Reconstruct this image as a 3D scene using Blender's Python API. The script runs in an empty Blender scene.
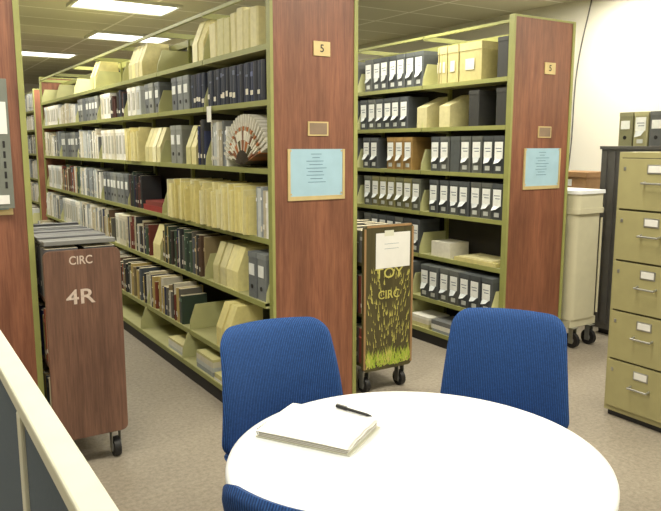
import bpy, math, random
from mathutils import Matrix, Vector
random.seed(7)
sc = bpy.context.scene
try:
    sc.view_settings.view_transform = 'Standard'
except Exception:
    pass

def lin(c):
    return tuple(((v/255.0)/12.92 if v/255.0 <= 0.04045 else (((v/255.0)+0.055)/1.055)**2.4) for v in c)

# ---------------------------------------------------------------- materials
def base_mat(name, rough=0.6, metal=0.0):
    m = bpy.data.materials.new(name); m.use_nodes = True
    nt = m.node_tree; b = nt.nodes['Principled BSDF']
    b.inputs['Roughness'].default_value = rough
    b.inputs['Metallic'].default_value = metal
    return m, nt, b

def mat(name, col, rough=0.6, metal=0.0, var=0.10, scale=12.0, stretch=(1,1,1), bump=0.0):
    m, nt, b = base_mat(name, rough, metal)
    tc = nt.nodes.new('ShaderNodeTexCoord'); mp = nt.nodes.new('ShaderNodeMapping')
    mp.inputs['Scale'].default_value = stretch
    nz = nt.nodes.new('ShaderNodeTexNoise'); nz.inputs['Scale'].default_value = scale
    nz.inputs['Detail'].default_value = 4
    rp = nt.nodes.new('ShaderNodeValToRGB')
    c = lin(col)
    rp.color_ramp.elements[0].position = 0.3; rp.color_ramp.elements[1].position = 0.7
    rp.color_ramp.elements[0].color = tuple(v*(1-var) for v in c)+(1,)
    rp.color_ramp.elements[1].color = tuple(min(1, v*(1+var)) for v in c)+(1,)
    nt.links.new(tc.outputs['Object'], mp.inputs['Vector'])
    nt.links.new(mp.outputs[0], nz.inputs['Vector'])
    nt.links.new(nz.outputs['Fac'], rp.inputs[0])
    nt.links.new(rp.outputs[0], b.inputs['Base Color'])
    return m

def attr_mat(name, rough=0.6):
    m, nt, b = base_mat(name, rough)
    at = nt.nodes.new('ShaderNodeAttribute'); at.attribute_name = 'Col'
    tc = nt.nodes.new('ShaderNodeTexCoord')
    nz = nt.nodes.new('ShaderNodeTexNoise'); nz.inputs['Scale'].default_value = 30
    mr = nt.nodes.new('ShaderNodeMapRange')
    mr.inputs[3].default_value = 0.85; mr.inputs[4].default_value = 1.15
    mx = nt.nodes.new('ShaderNodeVectorMath'); mx.operation = 'SCALE'
    nt.links.new(tc.outputs['Object'], nz.inputs['Vector'])
    nt.links.new(nz.outputs['Fac'], mr.inputs[0])
    nt.links.new(at.outputs['Color'], mx.inputs[0])
    nt.links.new(mr.outputs[0], mx.inputs['Scale'])
    nt.links.new(mx.outputs[0], b.inputs['Base Color'])
    return m

def wood_mat(name, c1, c2, rough=0.45, sc_=9.0):
    m, nt, b = base_mat(name, rough)
    tc = nt.nodes.new('ShaderNodeTexCoord'); mp = nt.nodes.new('ShaderNodeMapping')
    mp.inputs['Scale'].default_value = (sc_, sc_, 0.7)
    nz = nt.nodes.new('ShaderNodeTexNoise'); nz.inputs['Scale'].default_value = 3.0
    nz.inputs['Detail'].default_value = 8; nz.inputs['Roughness'].default_value = 0.7
    mp2 = nt.nodes.new('ShaderNodeMapping'); mp2.inputs['Scale'].default_value = (70, 70, 2.5)
    n2 = nt.nodes.new('ShaderNodeTexNoise'); n2.inputs['Scale'].default_value = 3.0; n2.inputs['Detail'].default_value = 3
    ad = nt.nodes.new('ShaderNodeMath'); ad.operation = 'ADD'
    ml = nt.nodes.new('ShaderNodeMath'); ml.operation = 'MULTIPLY'; ml.inputs[1].default_value = 0.5
    rp = nt.nodes.new('ShaderNodeValToRGB')
    rp.color_ramp.elements[0].position = 0.52; rp.color_ramp.elements[0].color = lin(c1)+(1,)
    rp.color_ramp.elements[1].position = 0.95; rp.color_ramp.elements[1].color = lin(c2)+(1,)
    nt.links.new(tc.outputs['Object'], mp.inputs['Vector']); nt.links.new(mp.outputs[0], nz.inputs['Vector'])
    nt.links.new(tc.outputs['Object'], mp2.inputs['Vector']); nt.links.new(mp2.outputs[0], n2.inputs['Vector'])
    nt.links.new(n2.outputs['Fac'], ml.inputs[0])
    nt.links.new(nz.outputs['Fac'], ad.inputs[0]); nt.links.new(ml.outputs[0], ad.inputs[1])
    nt.links.new(ad.outputs[0], rp.inputs[0])
    mp3 = nt.nodes.new('ShaderNodeMapping'); mp3.inputs['Scale'].default_value = (5, 5, 1.1)
    n3 = nt.nodes.new('ShaderNodeTexNoise'); n3.inputs['Scale'].default_value = 1.3; n3.inputs['Detail'].default_value = 5
    mr = nt.nodes.new('ShaderNodeMapRange'); mr.inputs[1].default_value=.3; mr.inputs[2].default_value=.7; mr.inputs[3].default_value=.70; mr.inputs[4].default_value=1.12
    vm = nt.nodes.new('ShaderNodeVectorMath'); vm.operation='SCALE'
    nt.links.new(tc.outputs['Object'], mp3.inputs['Vector']); nt.links.new(mp3.outputs[0], n3.inputs['Vector'])
    nt.links.new(n3.outputs['Fac'], mr.inputs[0]); nt.links.new(rp.outputs[0], vm.inputs[0]); nt.links.new(mr.outputs[0], vm.inputs['Scale'])
    nt.links.new(vm.outputs[0], b.inputs['Base Color'])
    return m

WOOD = wood_mat('laminate_brown', (106,62,46), (150,98,72))
TRUCKWOOD = wood_mat('truck_wood', (90,62,50), (126,92,74))
DARKWOOD = wood_mat('painted_truck_board', (62,56,34), (84,78,46))
OLIVE = mat('olive_khaki_enamel', (146,148,86), 0.45, var=0.06)
PALEOL = mat('pale_bracket', (196,196,144), 0.45, var=0.05)
SHELF = mat('shelf_enamel', (180,178,130), 0.45, var=0.06)
GAPDARK = mat('stack_gap_darkness', (54,50,42), 0.8)  # dark colour stands in for the darkness behind the shelved books
BLACK = mat('black_plastic', (24,23,24), 0.5)
KICK = mat('black_kick', (28,26,25), 0.6)
BRASS = mat('aged_brass', (200,180,130), 0.5, 0.3)
STEEL = mat('brushed_steel', (170,170,165), 0.35, 0.8)
PAPER = mat('paper', (222,221,216), 0.8, var=0.03)
BLUEPAPER = mat('blue_notice', (158,190,206), 0.8, var=0.04)
INK = mat('ink', (90,118,138), 0.8)
PLAQUE = mat('plaque_card', (132,112,92), 0.6)
BOOKM = attr_mat('book_cloth', 0.55)
CABOLIVE = mat('cabinet_olive', (160,153,108), 0.4, var=0.05)
CABDARK = mat('cabinet_shadow_gap', (78,72,44), 0.6)
DGREY = mat('dark_grey_metal', (86,84,82), 0.5)
BEIGE = mat('beige_bin', (196,191,164), 0.45, var=0.04)
WHITE = mat('white_laminate', (226,228,230), 0.35, var=0.015, scale=3)
CREAM = mat('cream_trim', (208,208,190), 0.45, var=0.04)
CARD = mat('cardboard', (160,124,86), 0.8)
STENCIL = mat('stencil_paint', (196,178,164), 0.8, var=0.15, scale=60)
GREYMET = mat('grey_bracket', (116,120,112), 0.45, 0.3)
WALL = mat('painted_wall', (226,222,210), 0.85, var=0.025, scale=1.2)

def fabric(name, ca, cb, period=150):
    m, nt, b = base_mat(name, 0.95)
    tc = nt.nodes.new('ShaderNodeTexCoord')
    wv = nt.nodes.new('ShaderNodeTexWave'); wv.inputs['Scale'].default_value = period/6.28
    wv.bands_direction = 'X'; wv.inputs['Distortion'].default_value = 0.3
    nz = nt.nodes.new('ShaderNodeTexNoise'); nz.inputs['Scale'].default_value = 140
    ad = nt.nodes.new('ShaderNodeMath'); ad.operation = 'MULTIPLY'
    rp = nt.nodes.new('ShaderNodeValToRGB')
    rp.color_ramp.elements[0].color = lin(ca)+(1,); rp.color_ramp.elements[1].color = lin(cb)+(1,)
    rp.color_ramp.elements[1].position = 0.6
    nt.links.new(tc.outputs['Object'], wv.inputs['Vector']); nt.links.new(tc.outputs['Object'], nz.inputs['Vector'])
    nt.links.new(wv.outputs['Fac'], ad.inputs[0]); nt.links.new(nz.outputs['Fac'], ad.inputs[1])
    nt.links.new(ad.outputs[0], rp.inputs[0]); nt.links.new(rp.outputs[0], b.inputs['Base Color'])
    bp = nt.nodes.new('ShaderNodeBump'); bp.inputs['Strength'].default_value = 0.4; bp.inputs['Distance'].default_value = 0.003
    nt.links.new(wv.outputs['Fac'], bp.inputs['Height']); nt.links.new(bp.outputs[0], b.inputs['Normal'])
    return m
BLUEFAB = fabric('blue_ribbed_fabric', (18,46,96), (46,92,158), 300)
GREYFAB = fabric('partition_fabric', (78,90,102), (106,116,126), 500)

# ---------------------------------------------------------------- mesh builder
class MB:
    def __init__(s): s.v=[]; s.f=[]; s.m=[]; s.c=[]; s.mats=[]; s.sm=[]
    def mi(s, m):
        if m not in s.mats: s.mats.append(m)
        return s.mats.index(m)
    def add(s, vs, fs, m, col=None, M=None, smooth=False, cols=None):
        o=len(s.v); k=s.mi(m)
        for v in vs:
            v=Vector(v)
            if M is not None: v=M@v
            s.v.append(tuple(v))
        for i,f in enumerate(fs):
            s.f.append(tuple(o+j for j in f)); s.m.append(k); s.sm.append(smooth)
            s.c.append(cols[i] if cols else (col or (1,1,1)))
    def box(s, x0,x1,y0,y1,z0,z1, m, col=None, M=None):
        vs=[(x0,y0,z0),(x1,y0,z0),(x1,y1,z0),(x0,y1,z0),(x0,y0,z1),(x1,y0,z1),(x1,y1,z1),(x0,y1,z1)]
        fs=[(3,2,1,0),(4,5,6,7),(0,1,5,4),(1,2,6,5),(2,3,7,6),(3,0,4,7)]
        s.add(vs,fs,m,col,M)
    def prism(s, pts, z0, z1, m, col=None, M=None, topcol=None, smooth=False):
        n=len(pts); vs=[(p[0],p[1],z0) for p in pts]+[(p[0],p[1],z1) for p in pts]
        fs=[tuple(range(n-1,-1,-1)), tuple(range(n,2*n))]+[(i,(i+1)%n,n+(i+1)%n,n+i) for i in range(n)]
        cols=[col or (1,1,1)]*len(fs)
        if topcol: cols[1]=topcol
        s.add(vs,fs,m,None,M,smooth,cols)
    def cyl(s, p0, p1, r, m, n=14, r2=None, smooth=True):
        p0=Vector(p0); p1=Vector(p1); d=(p1-p0); L=d.length
        q=Vector((0,0,1)).rotation_difference(d.normalized()).to_matrix().to_4x4()
        M=Matrix.Translation(p0)@q
        r2=r if r2 is None else r2
        vs=[(r*math.cos(2*math.pi*i/n), r*math.sin(2*math.pi*i/n),0) for i in range(n)]
        vs+=[(r2*math.cos(2*math.pi*i/n), r2*math.sin(2*math.pi*i/n),L) for i in range(n)]
        s.add(vs,[(i,(i+1)%n,n+(i+1)%n,n+i) for i in range(n)],m,None,M,smooth)
        s.add(vs,[tuple(range(n-1,-1,-1)),tuple(range(n,2*n))],m,None,M,False)
    def build(s, name, loc=(0,0,0), rz=0, bevel=0, parent=None, segs=2):
        me=bpy.data.meshes.new(name); me.from_pydata(s.v,[],s.f)
        for m in s.mats: me.materials.append(m)
        ca=me.color_attributes.new('Col','FLOAT_COLOR','CORNER')
        for i,p in enumerate(me.polygons):
            p.material_index=s.m[i]; p.use_smooth=s.sm[i]
            c=s.c[i]
            for li in p.loop_indices: ca.data[li].color=(c[0],c[1],c[2],1)
        me.update()
        ob=bpy.data.objects.new(name,me); sc.collection.objects.link(ob)
        ob.location=loc; ob.rotation_euler=(0,0,rz)
        if bevel:
            b=ob.modifiers.new('bevel','BEVEL'); b.width=bevel; b.segments=segs; b.limit_method='ANGLE'
        if parent: ob.parent=parent
        return ob

def text(body, loc, size, m, parent, name, thick=0.0006, rot=(math.pi/2,0,0), off=0.0012, sx=1.0):
    cu=bpy.data.curves.new(name,'FONT'); cu.body=body; cu.size=size; cu.extrude=thick
    cu.align_x='CENTER'; cu.align_y='CENTER'; cu.materials.append(m)
    cu.offset = off
    ob=bpy.data.objects.new(name,cu); sc.collection.objects.link(ob)
    ob.location=loc; ob.rotation_euler=rot; ob.parent=parent; ob.scale=(sx,1,1)
    return ob

def rrect(x0,x1,z0,z1,r,n=6):
    pts=[]
    for (cx,cz,a0) in ((x1-r,z0+r,-90),(x1-r,z1-r,0),(x0+r,z1-r,90),(x0+r,z0+r,180)):
        for i in range(n+1):
            a=math.radians(a0+90*i/n); pts.append((cx+r*math.cos(a), cz+r*math.sin(a)))
    return pts
XZ=lambda y: Matrix(((1,0,0,0),(0,0,-1,y),(0,1,0,0),(0,0,0,1)))

# ---------------------------------------------------------------- room
CZ=2.95; XR=5.85; XL=-4.0; YB=-2.5; YF=17.5
def simple_box(name,x0,x1,y0,y1,z0,z1,m,bevel=0):
    b=MB(); b.box(x0,x1,y0,y1,z0,z1,m); return b.build(name,bevel=bevel)

m, nt, b = base_mat('floor_linoleum', 0.55)
tc=nt.nodes.new('ShaderNodeTexCoord')
n1=nt.nodes.new('ShaderNodeTexNoise'); n1.inputs['Scale'].default_value=45; n1.inputs['Detail'].default_value=6; n1.inputs['Roughness'].default_value=0.75
n2=nt.nodes.new('ShaderNodeTexNoise'); n2.inputs['Scale'].default_value=1.6; n2.inputs['Detail'].default_value=4
r1=nt.nodes.new('ShaderNodeValToRGB')
r1.color_ramp.elements[0].position=0.3; r1.color_ramp.elements[0].color=lin((126,117,104))+(1,)
r1.color_ramp.elements[1].position=0.7; r1.color_ramp.elements[1].color=lin((168,158,142))+(1,)
mr=nt.nodes.new('ShaderNodeMapRange'); mr.inputs[3].default_value=0.76; mr.inputs[4].default_value=1.18
vm=nt.nodes.new('ShaderNodeVectorMath'); vm.operation='SCALE'
for a in (n1,n2): nt.links.new(tc.outputs['Object'],a.inputs['Vector'])
nt.links.new(n1.outputs['Fac'],r1.inputs[0]); nt.links.new(n2.outputs['Fac'],mr.inputs[0])
nt.links.new(r1.outputs[0],vm.inputs[0]); nt.links.new(mr.outputs[0],vm.inputs['Scale'])
nt.links.new(vm.outputs[0],b.inputs['Base Color'])
FLOOR=m
m, nt, b = base_mat('ceiling_tiles', 0.9)
tc=nt.nodes.new('ShaderNodeTexCoord'); br=nt.nodes.new('ShaderNodeTexBrick')
br.offset=0.0; br.inputs['Scale'].default_value=1.0
br.inputs['Brick Width'].default_value=1.22; br.inputs['Row Height'].default_value=0.61
br.inputs['Mortar Size'].default_value=0.014; br.inputs['Mortar Smooth'].default_value=0
br.inputs['Color1'].default_value=lin((206,202,176))+(1,); br.inputs['Color2'].default_value=lin((198,194,166))+(1,)
br.inputs['Mortar'].default_value=lin((240,238,222))+(1,)
nt.links.new(tc.outputs['Object'],br.inputs['Vector']); nt.links.new(br.outputs['Color'],b.inputs['Base Color'])
CEIL=m
simple_box('floor',XL,XR,YB,YF,-0.1,0,FLOOR)
simple_box('ceiling',XL,XR,YB,YF,CZ,CZ+0.1,CEIL)
simple_box('wall_right',XR,XR+0.1,YB,YF,0,CZ,WALL)
simple_box('wall_left',XL-0.1,XL,YB,YF,0,CZ,WALL)
simple_box('wall_far',XL,XR,YF,YF+0.1,0,CZ,WALL)
simple_box('wall_near',XL,XR,YB-0.1,YB,0,CZ,WALL)
simple_box('baseboard_right',XR-0.012,XR,YB,YF,0,0.1,KICK)
simple_box('baseboard_far',XL,XR-0.02,YF-0.012,YF,0,0.1,KICK)

EM=bpy.data.materials.new('fluorescent_diffuser'); EM.use_nodes=True
pb=EM.node_tree.nodes['Principled BSDF']; pb.inputs['Base Color'].default_value=(0.9,0.9,0.88,1)
pb.inputs['Emission Color'].default_value=(1,0.985,0.93,1); pb.inputs['Emission Strength'].default_value=3.0
def troffer(cx,cy,power=60,lx=1.2,ly=0.6):
    b=MB(); t=0.03
    z0=CZ-0.03; z1=CZ
    b.box(cx-lx/2,cx+lx/2,cy-ly/2,cy-ly/2+t,z0,z1,CREAM); b.box(cx-lx/2,cx+lx/2,cy+ly/2-t,cy+ly/2,z0,z1,CREAM)
    b.box(cx-lx/2,cx-lx/2+t,cy-ly/2+t,cy+ly/2-t,z0,z1,CREAM); b.box(cx+lx/2-t,cx+lx/2,cy-ly/2+t,cy+ly/2-t,z0,z1,CREAM)
    b.box(cx-lx/2+t,cx+lx/2-t,cy-ly/2+t,cy+ly/2-t,z1-0.018,z1-0.005,EM)
    ob=b.build('ceiling_and_fill_light')  # covers visible fixtures and the unseen ones added as fill
    L=bpy.data.lights.new('lamp','AREA'); L.shape='RECTANGLE'; L.size=lx-0.1; L.size_y=ly-0.1; L.energy=power
    L.color=(1,0.95,0.80)
    lo=bpy.data.objects.new('lamp',L); sc.collection.objects.link(lo); lo.location=(cx,cy,CZ-0.035); lo.parent=ob
P=42
for (x,y,l) in [(2.2,7.3,1.0),(2.86,9.35,1.0),(2.2,11.7,1.0),(0.9,14.2,1.0),(0.2,5.2,1.2),(3.15,4.3,1.2),(5.0,4.0,1.2),(-1.8,2.5,1.2),(0.4,2.2,1.2),(2.7,2.2,1.2),(4.9,2.0,1.2),(0.4,-0.6,1.2),(2.7,-0.6,1.2),(4.9,-0.6,1.2),(5.0,9.5,1.2),(0.9,7.0,1.0),(0.8,9.6,1.0)]:  # after the visible ones, unseen fixtures added for illumination; last entries brighten the aisle
    troffer(x,y,P,l)

# ---------------------------------------------------------------- shelving content
DARK=[(50,52,56),(42,46,70),(62,56,52),(82,48,42),(46,62,54),(58,58,54),(42,46,52)]
MIX=[(50,52,56),(44,52,88),(118,58,50),(190,182,156),(76,96,78),(150,134,100),(208,204,190),(96,74,58),(86,94,104),(140,74,54),(56,72,60),(192,170,108),(102,100,94),(66,58,52)]
LIGHT=[(226,224,214),(214,208,188),(196,200,198),(230,228,222),(190,180,154),(150,156,160),(110,112,112)]
CREAMF=[(234,224,158),(238,228,168),(228,216,148),(240,234,192),(224,214,156)]
TAN=[(212,204,150),(220,212,162),(204,198,142)]
GREYS=[(120,124,124),(104,108,110),(94,98,102),(136,138,132)]
BX=[(80,84,84),(70,74,76),(90,92,88),(62,66,68)]

def book(b, xf, s, y, t, z, h, d, col, lab=0.0, lean=0.0):
    r=min(0.006,t*0.4)
    pts=[(0,0.12*t),(-r*0.6,0.5*t),(0,0.88*t),(0.006,t),(d,t),(d,0),(0.006,0)]
    M=Matrix.Translation((xf,y,z))@Matrix.Scale(s,4,(1,0,0))@Matrix.Rotation(lean,4,'X')
    c=lin(col)
    b.prism(pts,0,h,BOOKM,c,M,topcol=lin((206,196,168)))
    if random.random()<lab:
        lh=random.uniform(.02,.035); lz=random.uniform(.03,.05)
        b.add([(-r*0.6-.0008,0.15*t,lz),(-r*0.6-.0008,0.85*t,lz),(-r*0.6-.0008,0.85*t,lz+lh),(-r*0.6-.0008,0.15*t,lz+lh)],[(0,1,2,3)],BOOKM,lin((225,220,205)),M)
    if random.random()<0.5:
        g=tuple(min(255,int(q*1.5+30)) for q in col); lz=h*random.uniform(.6,.8); lh=h*random.uniform(.02,.12)
        b.add([(-r*0.6-.0008,0.2*t,lz),(-r*0.6-.0008,0.8*t,lz),(-r*0.6-.0008,0.8*t,lz+lh),(-r*0.6-.0008,0.2*t,lz+lh)],[(0,1,2,3)],BOOKM,lin(g),M)

def docbox(b, xf, s, y, w, z, h, d, col, style=0):
    c=lin(col); M=Matrix.Translation((xf,y,z))@Matrix.Scale(s,4,(1,0,0))
    g=w*0.03
    e=0.006
    pts=[(0,g+e),(0,w-g-e),(e,w-g),(d,w-g),(d,g),(e,g)]
    b.prism(pts,0,h-0.025,BOOKM,c,M)
    pts=[(-.003,g-.001+e),(-.003,w-g+.001-e),(e-.003,w-g+.001),(d,w-g+.001),(d,g-.001),(e-.003,g-.001)]
    b.prism(pts,h-0.03,h,BOOKM,tuple(q*1.25 for q in c),M)
    W=lin((232,234,230)) 
    def q(y0,y1,z0,z1,cc,o=.0045): b.box(-o,-o+.003,y0*w,y1*w,z0*h,z1*h,BOOKM,cc,M)
    if style==1:
        k=random.uniform(-.04,.04)
        q(.16,.84,.42+k,.84,W); q(.3,.7,.08,.2,lin((200,204,200)))
        q(.25,.75,.66,.68,lin((90,100,120)),.0052); q(.25,.65,.58,.60,lin((90,100,120)),.0052)
        f=random.uniform(.015,.035); g2=random.uniform(-.1,.1)
        b.add([(-.006,.2*w,(.42+k)*h),(-.006,.8*w,(.42+k)*h),(-f,(.72+g2)*w,.26*h),(-f,(.3+g2)*w,.30*h)],[(0,1,2,3)],BOOKM,lin((205,210,210)),M)
    elif style==2:
        q(.2,.8,.5,.75,W)
        b.cyl(M@Vector((-.004,.5*w,.25*h)),M@Vector((-.001,.5*w,.25*h)),w*.12,BLACK,10)
    elif style==3:
        q(.3,.7,.2,.8,lin((180,178,164)))

def fill(b, xf, s, y0, y1, z, hmax, style):
    y=y0+.012; y1=y1-.012
    if style=='none': return
    while y<y1-0.02:
        ins=.012*random.random()+.008
        x=xf+s*ins
        if style in('mix','dark','light','blue'):
            pal={'mix':MIX,'dark':DARK,'light':LIGHT,'blue':[(34,40,66),(40,46,64),(34,36,48),(44,50,78)]}[style]
            if style=='blue': t=random.uniform(.04,.055); h=hmax*.85
            else: t=random.uniform(.012,.045); h=hmax*random.uniform(.62,.9)
            if y+t>y1: break
            book(b,x,s,y,t,z,h,random.uniform(.15,.21),random.choice(pal),.6)
            y+=t+.001
            if random.random()<.04 and style!='blue': y+=random.uniform(.03,.09)
        elif style in('bx','bxo','bxw','bxg','bxd','bxb'):
            w=.112
            if y+w>y1: break
            pal={'bx':BX,'bxo':[(178,136,72),(164,128,70),(150,120,70)],'bxb':[(122,118,78),(106,106,76),(92,94,82)],'bxw':LIGHT[:4],'bxg':GREYS,'bxd':[(52,52,50),(46,46,46)]}[style]
            st={'bx':1,'bxo':1,'bxb':1,'bxw':3,'bxg':2,'bxd':0}[style]
            docbox(b,x,s,y,w,z,min(.275,hmax*.88),.22,random.choice(pal),st if random.random()<.92 else 0)
            y+=w+.003
        elif style in('folders','tanbox'):
            if style=='folders': t=random.uniform(.006,.03); h=hmax*random.uniform(.66,.88); pal=CREAMF; d=.24; x=xf-s*random.uniform(-.01,.035)
            else: t=random.uniform(.07,.12); h=min(.25,hmax*.8)*random.uniform(.85,1); pal=TAN; d=.24
            if y+t>y1: break
            pts=[(0,0.1*t),(0,0.9*t),(0.01,t),(d,t),(d,0),(0.01,0)]
            M=Matrix.Translation((x,y,z))@Matrix.Scale(s,4,(1,0,0))@Matrix.Rotation(random.uniform(-.05,.05),4,'X')
            b.prism(pts,0,h,BOOKM,lin(random.choice(pal)),M,topcol=lin((240,236,214)))
            y+=t+.002
        elif style=='red':
            b.box(min(x,x+s*.22),max(x,x+s*.22),y,y1,z,z+.045,BOOKM,lin((150,44,40)))
            b.box(min(x,x+s*.20)+.004,max(x,x+s*.20),y+.03,y1-.05,z+.046,z+.08,BOOKM,lin((128,52,46)))
            break
        elif style=='bookend':
            if y+.10>y1: break
            pts=[(0,0),(.23,0),(.23,.27),(.06,.27),(0,.12)]
            M=Matrix.Translation((x,y+.09,z))@Matrix.Scale(s,4,(1,0,0))@Matrix(((1,0,0,0),(0,0,-1,0),(0,1,0,0),(0,0,0,1)))
            b.prism(pts,0,.085,BOOKM,lin(random.choice(TAN+CREAMF)),M)
            y+=.098
        elif style=='bigtan':
            t=(y1-y)*.49; 
            b.box(min(x,x+s*.24),max(x,x+s*.24),y,y+t-.004,z,z+.27,BOOKM,lin((188,178,122)))
            b.box(min(x-s*.004,x+s*.24),max(x-s*.004,x+s*.24),y-.002,y+t-.002,z+.22,z+.275,BOOKM,lin((198,188,134)))
            b.box(min(x-s*.006,x-s*.003),max(x-s*.006,x-s*.003),y+t*.3,y+t*.7,z+.08,z+.16,BOOKM,lin((224,220,200)))
            y+=t+.004
        elif style=='flat':
            w=random.uniform(.24,.32)
            if y+w>y1: break
            zz=z
            for k in range(random.randint(2,5)):
                t=random.uniform(.015,.04); o=random.uniform(0,.02)
                if zz+t>z+hmax*.8: break
                b.box(min(x,x+s*.22),max(x,x+s*.22),y+o,y+w-o,zz,zz+t,BOOKM,lin(random.choice(LIGHT+TAN)))
                zz+=t+.0005
            y+=w+.02
        else:
            break

SEC=0.91
def shelf_stack(x0,x1,y0,n,shelves,notice_off=.13):
    y1=y0+n*SEC; xm=(x0+x1)/2; H=2.43
    b=MB()
    for (ya,yb) in ((y0-.04,y0),(y1,y1+.04)):
        b.box(x0+.014,x1-.022,ya,yb,0.0,H-.012,WOOD)
        b.box(x0-.004,x0+.014,ya-.006,yb,0,H,OLIVE); b.box(x1-.022,x1+.004,ya-.006,yb,0,H,OLIVE)
        b.box(x0+.014,x1-.022,ya-.004,yb,H-.014,H,OLIVE)
    b.box(xm-.004,xm+.004,y0,y1,.1,2.3,GAPDARK)  # added centre sheet blocks the view through; its dark tone imitates shade
    for i in range(n+1):
        y=y0+i*SEC; yy=min(max(y,y0+.016),y1-.016)
        b.box(xm-.03,xm+.03,yy-.015,yy+.015,0,2.36,OLIVE)
    b.box(xm-.02,xm+.02,y0,y1,2.31,2.36,OLIVE)
    for xa in (x0+.005,x1-.025):
        b.box(xa,xa+.02,y0,y1,2.38,2.40,OLIVE)
    for i in range(n+1):
        yy=min(max(y0+i*SEC,y0+.005),y1-.005)
        b.box(x0+.005,x1-.005,yy-.004,yy+.004,2.365,2.40,OLIVE)
    for (z,p) in shelves:
        for i in range(n):
            ya=y0+i*SEC+.004; yb=ya+SEC-.008
            b.box(x0-p,xm-.005,ya,yb,z-.018,z,SHELF); b.box(x0-p-.002,x0-p+.004,ya,yb,z-.03,z+.001,OLIVE)
            b.box(xm+.005,x1,ya,yb,z-.018,z,SHELF); b.box(x1-.004,x1+.002,ya,yb,z-.03,z+.001,OLIVE)
            for yq in (ya,yb-.003):
                b.prism([(xm-.02,z-.05),(xm-.02,z+.17),(x0-p+.05,z+.17),(x0-p+.01,z+.06),(x0-p+.002,z-.03)],0,.003,PALEOL,None,
                        Matrix(((1,0,0,0),(0,0,1,yq),(0,1,0,0),(0,0,0,1))))
                b.prism([(xm+.02,z-.05),(x1-.002,z-.03),(x1-.01,z+.06),(x1-.05,z+.17),(xm+.02,z+.17)],0,.003,PALEOL,None,
                        Matrix(((1,0,0,0),(0,0,1,yq),(0,1,0,0),(0,0,0,1))))
    pl=shelves[-1][1]; zl=shelves[-1][0]
    b.box(x0-pl+.015,x1-.02,y0,y1,0,zl-.02,KICK)
    yf=y0-.04; xo=x0+notice_off
    b.box(xo-.012,xo+.372,yf-.008,yf,1.238,1.262,BRASS); b.box(xo-.012,xo+.004,yf-.008,yf,1.262,1.53,BRASS)
    b.box(xo+.356,xo+.372,yf-.008,yf,1.262,1.53,BRASS)
    b.box(xo,xo+.36,yf-.005,yf-.001,1.255,1.53,BLUEPAPER)
    for k in range(9):
        z=1.50-k*.02; w=(.04,.03,.07,.05,.07,.06,.07,.045,.06)[k]
        b.box(xo+.18-w,xo+.18+w*random.uniform(.6,1),yf-.0062,yf-.005,z,z+.003,INK)
    for (cx,cz) in ((.01,1.275),(.35,1.275),(.01,1.52),(.35,1.52)):
        b.cyl((xo+cx-.003,yf-.007,cz),(xo+cx-.003,yf-.0095,cz),.005,BRASS,8)
    xc=xo+.19
    b.box(xc-.068,xc+.068,yf-.006,yf,1.605,1.685,BRASS); b.box(xc-.058,xc+.058,yf-.0075,yf-.004,1.613,1.677,PLAQUE)
    b.box(xc-.03,xc+.08,yf-.007,yf,2.05,2.13,BRASS)
    ob=b.build('steel_library_stack')
    return ob,xc

Z1=[(2.10,0),(1.80,0),(1.42,0),(1.02,0),(0.65,0.03),(0.31,0.15),(0.12,0.21)]
Z2=[(2.02,0),(1.69,0),(1.35,0),(1.02,0),(0.67,0.0),(0.34,0.08),(0.11,0.15)]
YP=3.52
XA,XB,XC,XD=1.83,2.40,3.69,4.31
NS=7
s0,x_=shelf_stack(-.01,.57,YP,NS,Z1)
s1,xc1=shelf_stack(XA,XB,YP,NS,Z1,.111)
s2,xc2=shelf_stack(XC,XD,YP,NS,Z2,.157)
s3,_=shelf_stack(2.10,2.67,12.0,4,Z1)
for s,xc in ((s1,xc1),(s2,xc2)):
    text('5',(xc+.025,YP-.048,2.09),.06,BLACK,s,'range_number',off=.0004)

def hts(Z,k):
    return (Z[k-1][0]-Z[k][0]-.035) if k>0 else .33
def fill_range(name,xf,s,Z,table,y0=YP):
    b=MB()
    for k,row in enumerate(table):
        z,p=Z[k]
        for i,st in enumerate(row):
            if isinstance(st,str): st=[(st,0,1)]
            for (sty,a,c) in st:
                fill(b,xf-(p if s>0 else 0),s,y0+(i+a)*SEC,y0+(i+c)*SEC,z,min(.34,hts(Z,k)),sty)
    return b,name
T1=[
 [[('tanbox',.15,.98)],[('bookend',.0,.35)],[('bookend',.4,.9)],'none',[('bookend',.0,.3)],'none','none'],
 [[('blue',.05,.98)],[('blue',0,.3),('bxg',.3,.8)],[('bxg',0,.5),('bxw',.5,1)],[('dark',0,.5),('bxw',.5,1)],'bxg','light','bxw'],
 [[('light',.62,.98)],[('mix',0,.2),('bookend',.2,.5),('bxg',.5,.9)],[('bookend',0,.5),('folders',.5,1)],'bxw','light','bxg','light'],
 [[('light',.02,.26),('folders',.26,1)],[('folders',0,.80)],[('red',.0,.55),('dark',.58,1)],'bxg','light','mix','bxw'],
 [[('bxg',.02,.42),('bookend',.42,.98)],[('mix',.0,1)],[('bookend',.0,.3),('mix',.3,1)],[('bxw',0,.5),('mix',.5,1)],'light','bxw','light'],
 [[('bookend',.3,.6)],[('mix',.15,1)],'mix','light','dark','light','light'],
 [[('flat',.1,.8)],[('flat',0,.5)],'none','none','none','none','none'],
]
b,_=fill_range('',XA,1,Z1,T1)
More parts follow.
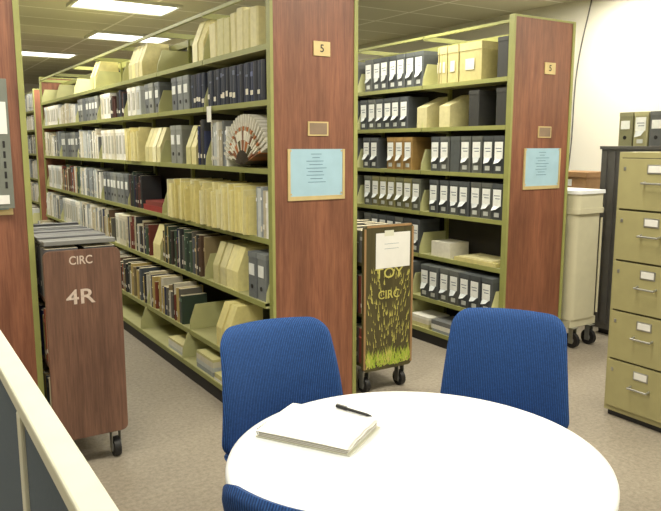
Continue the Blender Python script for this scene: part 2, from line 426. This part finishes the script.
# fanned, pleated sheaf of colour brochures standing upright like a half disc, faces the aisle
NF=44; yc=YP+.285; zc=1.432
rad=[.02,.09,.15,.205,.23,.30]
for k in range(NF):
    a0=math.radians(-70+k*152/NF); a1=math.radians(-70+(k+.86)*152/NF)
    x0_=XA-.03+(.012 if k%2 else 0)
    sector=[(150,96,60),(224,218,200),(96,92,60),(226,222,206),(186,120,70),(214,208,190)][(k//3)%6]
    bands=[(70,60,48),sector,(232,228,212) if k%5 else (120,84,60),(170,160,136) if k%4 else (176,110,64),(236,233,222) if k%2 else (206,202,188)]
    for j in range(5):
        r0,r1_=rad[j],rad[j+1]
        q=[(r0,a0),(r0,a1),(r1_,a1),(r1_,a0)]
        xx=x0_+.015*j*.3
        vs=[(xx,yc+r*math.sin(a),zc+max(r*math.cos(a),-.01)) for r,a in q]+[(xx+.19,yc+r*math.sin(a),zc+max(r*math.cos(a),-.01)) for r,a in q]
        b.add(vs,[(0,3,2,1),(4,5,6,7),(0,1,5,4),(1,2,6,5),(2,3,7,6),(3,0,4,7)],BOOKM,lin(bands[j]))
b.box(XA-.018,XA-.016,YP+.75,YP+.82,1.70,1.80,BOOKM,lin((240,238,228)))
b.build('shelved_books')
T2=[
 [[('bxd',.0,.27),('bigtan',.29,.84),('bx',.86,1)],[('bx',0,1)],'bx','bx','mix','light','mix'],
 [[('bxd',.0,.26),('bxd',.3,.56)],[('none',0,.2),('bx',.2,1)],'bx','bx','light','light','light'],
 ['bx',[('bx',0,.13),('bxo',.13,.65),('bx',.65,1)],'bx','bx','light','mix','light'],
 ['bx',[('bxb',0,1)],'bxb','bx','light','mix','light'],
 [[('none',.0,.5)],'bx','bx','bx','light','mix','light'],
 ['bx','bx','bx','bx','mix','light','light'],
 [[('flat',.0,1)],'flat','flat','flat','mix','light','light'],
]
b,_=fill_range('',XC,1,Z2,T2)
b.box(XC+.01,XC+.25,YP+.06,YP+.50,.672,.70,BOOKM,lin((200,190,130))); b.box(XC+.015,XC+.24,YP+.1,YP+.45,.7005,.712,BOOKM,lin((222,214,164)))
b.box(XC+.02,XC+.22,YP+.56,YP+.78,.672,.79,BOOKM,lin((216,212,196)))
for yo in (.66,.93):
    b.prism([(0,0),(.22,0),(.22,.25),(.0,.16)],0,.12,BOOKM,lin((206,198,150)),Matrix.Translation((XC+.01,YP+yo+.05,1.692))@Matrix(((1,0,0,0),(0,0,-1,0),(0,1,0,0),(0,0,0,1))))
b.build('archive_boxes')
TR=[(['mix','light','dark']*3)[:NS]]*7
b,_=fill_range('',.57,-1,Z1,TR); b.build('shelved_books')
b,_=fill_range('',XB,-1,Z1,TR); b.build('shelved_books')
b,_=fill_range('',2.10,1,Z1,[['light']*4]*7,12.0); b.build('shelved_books')

# far wall bookcase
b=MB()
b.box(.6,.63,16.9,17.25,0,2.4,CREAM); b.box(2.05,2.08,16.9,17.25,0,2.4,CREAM); b.box(1.35,1.38,16.9,17.25,0,2.4,CREAM); b.box(.6,2.08,17.22,17.25,0,2.4,CREAM)
for k in range(7):
    z=.08+k*.36; b.box(.63,2.05,16.9,17.22,z-.02,z,CREAM)
    x=.64
    while x<1.99 and k<6:
        w=random.uniform(.03,.11)
        if not(1.31<x+w and x<1.39): b.box(x,min(x+w-.003,2.04),16.92,17.15,z,z+random.uniform(.22,.31),BOOKM,lin(random.choice(LIGHT+MIX)))
        x+=w
b.build('wall_bookcase')

def caster(b,x,y,zt,r=.05):
    b.cyl((x-.016,y,r),(x+.016,y,r),r,BLACK,18); b.cyl((x-.018,y,r),(x+.018,y,r),r*.45,STEEL,12)
    b.box(x-.024,x-.019,y-.02,y+.02,r*.6,zt,STEEL); b.box(x+.019,x+.024,y-.02,y+.02,r*.6,zt,STEEL)
    b.box(x-.03,x+.03,y-.03,y+.03,zt,zt+.006,STEEL)

def truck(name,x0,x1,y0,y1,zt,wood,topbooks=(.23,.25)):
    b=MB()
    for ya in (y0,y1-.022):
        b.prism(rrect(x0,x1,.15,zt,.03,5),0,.022,wood,None,XZ(ya+.022))
    for z in (.2,.52,.84):
        b.box(x0+.012,x1-.012,y0+.022,y1-.022,z-.02,z,wood)
    b.box((x0+x1)/2-.006,(x0+x1)/2+.006,y0+.022,y1-.022,.2,zt-.1,wood)
    for x in (x0+.05,x1-.05):
        for y in (y0+.06,y1-.06): caster(b,x,y,.14)
    for z in (.2,.52,.84):
        for (xf,s) in ((x0+.016,1),(x1-.016,-1)):
            y=y0+.03
            while y<y1-.09:
                t=random.uniform(.02,.05); h=random.uniform(.22,.26) if z<.8 else random.uniform(*topbooks)
                pal=[(64,66,70),(84,84,88),(52,54,58),(100,98,94)] if z>.8 else MIX
                book(b,xf,s,y,t,z,h,(x1-x0)/2-.03,random.choice(pal),.5); y+=t+.002
    return b
x0,x1,y0=.585,.935,3.35
b=truck('',x0,x1,y0,4.25,1.07,TRUCKWOOD)
yy=y0+.03
while yy<4.16:
    t=random.uniform(.035,.06)
    b.box(x0+.012,x1-.012,yy,yy+t-.004,1.092,1.100+.018*random.random(),BOOKM,lin(random.choice([(94,94,96),(74,76,80),(114,114,110),(60,62,66)]))); yy+=t
ob=b.build('wooden_book_truck',bevel=.002)
text('CIRC',(x0+.165,y0-.0015,1.02),.056,STENCIL,ob,'stencil_circ',off=.0006,sx=.85)
text('4R',(x0+.155,y0-.0015,.845),.098,STENCIL,ob,'stencil_number',sx=1.2)

x0,x1,y0=2.42,2.80,3.42
b=truck('',x0,x1,y0,4.3,1.07,DARKWOOD,(.17,.21))
yf=y0-.001
TANE=mat('worn_wood_edge',(150,118,80),.6)
YEL=mat('yellow_paint',(190,182,96),.6); GRN=mat('grass_paint',(156,176,60),.6)
for (xa,xb,za,zb) in ((x0,x0+.014,.17,1.05),(x1-.014,x1,.17,1.05),(x0+.02,x1-.02,1.056,1.07)):
    b.box(xa,xb,y0-.004,y0,za,zb,TANE)
for k in range(190):
    x=random.uniform(x0+.03,x1-.03); z=random.uniform(.30,.78); l=random.uniform(.02,.055); w=random.uniform(.002,.005); a=(x-(x0+x1)/2)*1.5
    b.add([(x-w,yf-.001,z),(x+w,yf-.001,z),(x+a*l+w*.3,yf-.001,z+l)],[(0,1,2)],YEL)
for k in range(240):
    x=random.uniform(x0+.02,x1-.02); z=.17+random.uniform(0,.06); l=random.uniform(.03,.12)*(1-.4*abs(math.sin((x-x0)*16))); w=random.uniform(.003,.007); dx=random.uniform(-.03,.03)
    b.add([(x-w,yf-.0015-.00001*k,z),(x+w,yf-.0015-.00001*k,z),(x+dx,yf-.0015-.00001*k,z+l)],[(0,1,2)],GRN if k%3 else YEL)
b.box(x0+.085,x1-.03,y0-.0045,y0-.0035,.80,1.02,PAPER)
b.box(x0+.15,x0+.22,y0-.006,y0-.0046,1.0,1.035,CREAM)
for k in range(2): b.box(x0+.15,x0+.26,y0-.0052,y0-.0045,.95-k*.03,.952-k*.03,INK)
ob=b.build('painted_book_truck')
text('TOY',(x0+.19,y0-.003,.765),.09,YEL,ob,'lettering_top',off=.0004,sx=1.2)
text('CIRC',(x0+.19,y0-.003,.63),.075,YEL,ob,'lettering_circ',off=.0004)

# ---------------------------------------------------------------- round table
TX,TY=1.130,1.352
b=MB()
n=96; R_=.5
prof=[(R_-.012,.700),(R_-.002,.706),(R_,.716),(R_,.728),(R_-.003,.736),(R_-.012,.740)]
vs=[];fs=[]
for (r,z) in prof: vs+=[(r*math.cos(2*math.pi*i/n),r*math.sin(2*math.pi*i/n),z) for i in range(n)]
for j in range(len(prof)-1):
    for i in range(n): fs.append((j*n+i,j*n+(i+1)%n,(j+1)*n+(i+1)%n,(j+1)*n+i))
b.add(vs,fs,WHITE,smooth=True)
b.add(vs[-n:],[tuple(range(n))],WHITE); b.add(vs[:n],[tuple(range(n-1,-1,-1))],WHITE)
b.cyl((0,0,.02),(0,0,.69),.045,STEEL,24); b.cyl((0,0,0),(0,0,.025),.2,BLACK,40,.19); b.cyl((0,0,.67),(0,0,.70),.16,BLACK,30,.2)
b.build('round_table',(TX,TY,0))

# spiral notebook with ruffled pages, top sheet wavy and lifting
b=MB()
L,W=.29,.215
b.box(-L/2,L/2,-W/2,W/2,0,.003,CREAM)
PAGE2=mat('page_edges',(176,168,150),.85,var=.06)
for k in range(6):
    o=.004*random.uniform(-1,1.5)
    z=.003+k*.0022
    b.box(-L/2+.008+o,L/2-.008+o,-W/2+.004,W/2-.007-o,z,z+.0018,PAPER if k%2 else PAGE2)
N=18; K=10
for (zb,am,mm,sh) in ((.0166,.004,PAGE2,.000),(.0178,.007,PAPER,.003),(.0192,.010,PAPER,-.002)):
    vs=[];fs=[]
    for i in range(N+1):
        u=i/N
        for j in range(K+1):
            w_=j/K
            x=-L/2+.004+(L-.008)*w_+sh; y=-W/2+W*u+sh
            vs.append((x,y,zb+am*math.sin(u*math.pi)**.6*(.5+.5*w_)+.008*u*u*(1-.5*w_)+.0015*math.sin(u*19+w_*4)*w_))
    for i in range(N):
        for j in range(K):
            o=i*(K+1)+j; fs.append((o,o+1,o+K+2,o+K+1))
    b.add(vs,fs,mm,smooth=True)
for i in range(26):
    y=-W/2+.006+i*.008
    b.cyl((-L/2+.003,y,.006),(-L/2-.001,y+.001,.014),.0014,STEEL,6); b.cyl((-L/2-.001,y+.001,.014),(-L/2+.003,y+.002,.025),.0014,STEEL,6)
b.build('spiral_notebook',(.992,1.618,.741),math.radians(-58.5))
b=MB()
b.cyl((-.065,0,0),(.05,0,0),.0045,BLACK,12); b.cyl((.05,0,0),(.068,0,0),.0045,BLACK,12,.001)
b.cyl((-.07,0,0),(-.03,0,0),.0055,BLACK,12); b.box(-.068,-.028,-.001,.001,.004,.008,STEEL)
b.build('ballpoint_pen',(1.160,1.685,.7465),math.radians(-72))

# ---------------------------------------------------------------- chairs
def cushion(b,W,H,r,T,fn,m,nu=26,nv=26):
    vs=[];fs=[]
    def pt(u,v,side):
        x=W*u; y=H*v
        dx=abs(x)-(W-r); dy=abs(y)-(H-r)
        if dx>0 and dy>0:
            q=max(dx,dy)/r; l=math.hypot(dx,dy)
            nx=dx/l*q*r; ny=dy/l*q*r
            x=math.copysign(W-r+nx,x); y=math.copysign(H-r+ny,y)
        e=max(abs(u),abs(v)); t=T*math.sqrt(max(0,1-e**7))
        return fn(x,y,side*t)
    g=[-math.cos(math.pi*i/nu)*.35+(-1+2*i/nu)*.65 for i in range(nu+1)]
    for side in (1,-1):
        o=len(vs)
        for j in range(nv+1):
            for i in range(nu+1): vs.append(pt(g[i],g[j],side))
        for j in range(nv):
            for i in range(nu):
                a=o+j*(nu+1)+i; q=(a,a+1,a+nu+2,a+nu+1)
                fs.append(q if side>0 else q[::-1])
    b.add(vs,fs,m,smooth=True)
SHELL=mat('chair_shell',(26,34,56),.5)
def chair(x,y,fx,fy,top=.90):
    b=MB()
    bot=.46; hh=(top-bot)/2; zc=(top+bot)/2
    def bk(px,pz,t):
        w=px*(1.0-.10*(pz/hh)*.8)
        z=zc+pz
        yy=.07*(px/.23)**2 - .10*((z-bot)/(top-bot)) + .03*math.sin((z-bot)/(top-bot)*math.pi) + .03
        return (w,yy+t,z)
    cushion(b,.235,hh,.065,.030,bk,BLUEFAB)
    def st(px,py,t): return (px, py+.24, .455+t-.02*(py/.2)**2*(1 if py>0 else 0))
    cushion(b,.235,.215,.07,.035,st,BLUEFAB)
    b.box(-.18,.18,.08,.40,.405,.425,SHELL)
    for sx in (-1,1):
        b.cyl((sx*.17,.08,.41),(sx*.20,.04,0.012),.011,STEEL,12); b.cyl((sx*.17,.38,.41),(sx*.19,.41,0.012),.011,STEEL,12)
        b.cyl((sx*.20,.04,0),(sx*.20,.04,.02),.015,BLACK,12); b.cyl((sx*.19,.41,0),(sx*.19,.41,.02),.015,BLACK,12)
        b.cyl((sx*.12,.12,.42),(sx*.12,-.015,.47),.011,STEEL,10); b.cyl((sx*.12,-.015,.47),(sx*.12,-.05,.70),.011,STEEL,10)
    l=math.hypot(fx,fy)
    return b.build('blue_office_chair',(x,y,0),math.atan2(-fx/l,fy/l))
chair(1.178,2.238,-.074,-.998)
chair(2.037,1.890,-.80,-.60)
chair(.650,1.070,.80,.60,.893)

# ---------------------------------------------------------------- cubicle partition
b=MB()
px0,px1=.178,.226; py0,py1=.35,2.75; zt=1.08
b.box(px0+.008,px1-.008,py0+.04,py1-.04,.12,zt-.03,GREYFAB)
b.box(px0,px1,py0,py1,zt-.03,zt,CREAM); b.box(px0,px1,py0,py1,.03,.12,CREAM)
for y in (py0,1.36,py1-.04): b.box(px0,px1,y,y+.04,.12,zt-.03,CREAM)
for y in (py0+.2,1.62,py1-.2): b.box(px0-.1,px1+.1,y-.02,y+.02,0,.03,CREAM)
b.build('cubicle_partition',bevel=.004)

# ---------------------------------------------------------------- slotted holder on left panel
b=MB()
hx=.37; hy=YP-.048
b.box(hx,hx+.125,hy-.040,hy-.015,1.27,1.84,GREYMET); b.box(hx+.02,hx+.08,hy-.015,hy,1.3,1.8,GREYMET)
for k in range(5): b.box(hx+.092,hx+.102,hy-.042,hy-.040,1.36+k*.045,1.39+k*.045,BLACK)
b.box(hx+.04,hx+.115,hy-.043,hy-.040,1.60,1.74,PAPER); b.box(hx+.05,hx+.105,hy-.045,hy-.040,1.29,1.33,PAPER)
b.build('slotted_metal_sign_holder',bevel=.003)

# ---------------------------------------------------------------- file cabinets
def filecab(x0,y0,y1,H=1.515,d=.68):
    b=MB(); b.box(x0+.02,x0+d,y0,y1,0.03,H,CABOLIVE); b.box(x0+.03,x0+d-.02,y0+.02,y1-.02,0,.03,BLACK)
    b.box(x0+.016,x0+.021,y0+.02,y1-.02,.06,H-.03,CABDARK)
    n=5; hh=(H-.03-.06)/n; ym=(y0+y1)/2
    for k in range(n):
        z=.06+k*hh
        b.box(x0,x0+.018,y0+.022,y1-.022,z+.006,z+hh-.006,CABOLIVE)
        b.box(x0-.004,x0,ym-.045,ym+.045,z+hh-.085,z+hh-.035,STEEL)
        b.box(x0-.006,x0-.003,ym-.038,ym+.038,z+hh-.078,z+hh-.042,PAPER)
        b.cyl((x0-.03,ym-.06,z+hh-.135),(x0-.03,ym+.06,z+hh-.135),.006,STEEL,10)
        for s in (-1,1): b.cyl((x0,ym+s*.055,z+hh-.13),(x0-.03,ym+s*.055,z+hh-.135),.006,STEEL,10); 
        b.box(x0-.003,x0,y1-.06,y1-.045,z+hh-.07,z+hh-.05,STEEL)
    return b.build('file_cabinet',bevel=.004)
filecab(3.44,1.98,2.445); filecab(3.44,1.51,1.975)

b=MB()
b.box(4.93,5.40,2.1,3.65,.05,1.54,DGREY); b.box(4.97,5.36,2.15,3.61,0,.05,BLACK)
for k in range(20):
    y=2.13+k*.077
    b.box(4.92,4.93,y,y+.045,.1,1.5,DGREY)
b.box(4.915,5.41,2.09,3.66,1.52,1.545,DGREY)
b.build('dark_metal_cabinet')
b=MB()
y=3.53
for k in range(8):
    docbox(b,4.95,1,y-.130,.127,1.546,.26,.24,[(132,130,98),(160,156,116),(92,94,94)][k%3],1 if k%2 else 2); y-=.132
b.build('archive_boxes')
b=MB(); b.box(5.18,5.74,3.92,4.72,.0,1.10,CREAM); b.box(5.16,5.76,3.90,4.74,1.10,1.13,WHITE)
b.box(5.165,5.18,3.95,4.31,.1,1.05,CREAM); b.box(5.165,5.18,4.33,4.69,.1,1.05,CREAM)
b.build('supply_cupboard',bevel=.004)
b=MB(); b.box(5.24,5.59,4.02,4.42,1.131,1.30,CARD); b.box(5.23,5.60,4.01,4.43,1.27,1.315,CARD); b.box(5.228,5.231,4.17,4.27,1.19,1.25,PAPER)
b.build('cardboard_box')

# beige book return bin
b=MB()
x0,x1,y0,y1=4.345,4.69,3.40,4.0
def rr(x0,x1,y0,y1,r): return rrect(x0,x1,y0,y1,r,6)
b.prism(rr(x0+.01,x1-.02,y0+.02,y1-.02,.05),.22,1.04,BEIGE)
b.prism(rr(x0,x1,y0,y1,.05),1.04,1.08,BEIGE); b.prism(rr(x0+.006,x1-.006,y0+.006,y1-.006,.05),1.08,1.19,BEIGE)
b.prism(rr(x0-.006,x1+.006,y0-.006,y1+.006,.055),1.19,1.215,WHITE)
b.box(x0+.02,x1-.02,y0+.03,y1-.03,.16,.22,BEIGE)
for x in (x0+.06,x1-.09):
    for y in (y0+.03,y1-.07): caster(b,x,y,.155,.06)
b.cyl((x1-.012,y0+.03,1.0),(x1-.012,y0+.03,.25),.009,BEIGE,10)
b.build('book_return_bin')

cu=bpy.data.curves.new('wall_cable','CURVE'); cu.dimensions='3D'; cu.bevel_depth=.006
sp=cu.splines.new('BEZIER'); P_=[(XR-.012,4.53,2.95),(XR-.012,4.66,2.3),(XR-.012,4.69,1.5),(XR-.012,4.72,1.2)]
sp.bezier_points.add(len(P_)-1)
for q,p in zip(sp.bezier_points,P_): q.co=p; q.handle_left_type=q.handle_right_type='AUTO'
cu.materials.append(DGREY)
o=bpy.data.objects.new('wall_cable',cu); sc.collection.objects.link(o)

w=bpy.data.worlds.new('world'); sc.world=w; w.use_nodes=True
w.node_tree.nodes['Background'].inputs[0].default_value=(1,.97,.9,1); w.node_tree.nodes['Background'].inputs[1].default_value=.3
cam=bpy.data.cameras.new('camera'); co=bpy.data.objects.new('camera',cam); sc.collection.objects.link(co)
cam.sensor_fit='HORIZONTAL'; cam.sensor_width=36; cam.lens=36*700/661
cam.clip_start=.02
co.location=(0,0,1.55)
co.rotation_euler=(math.radians(90-8.93),0,math.radians(-32.5))
sc.camera=co
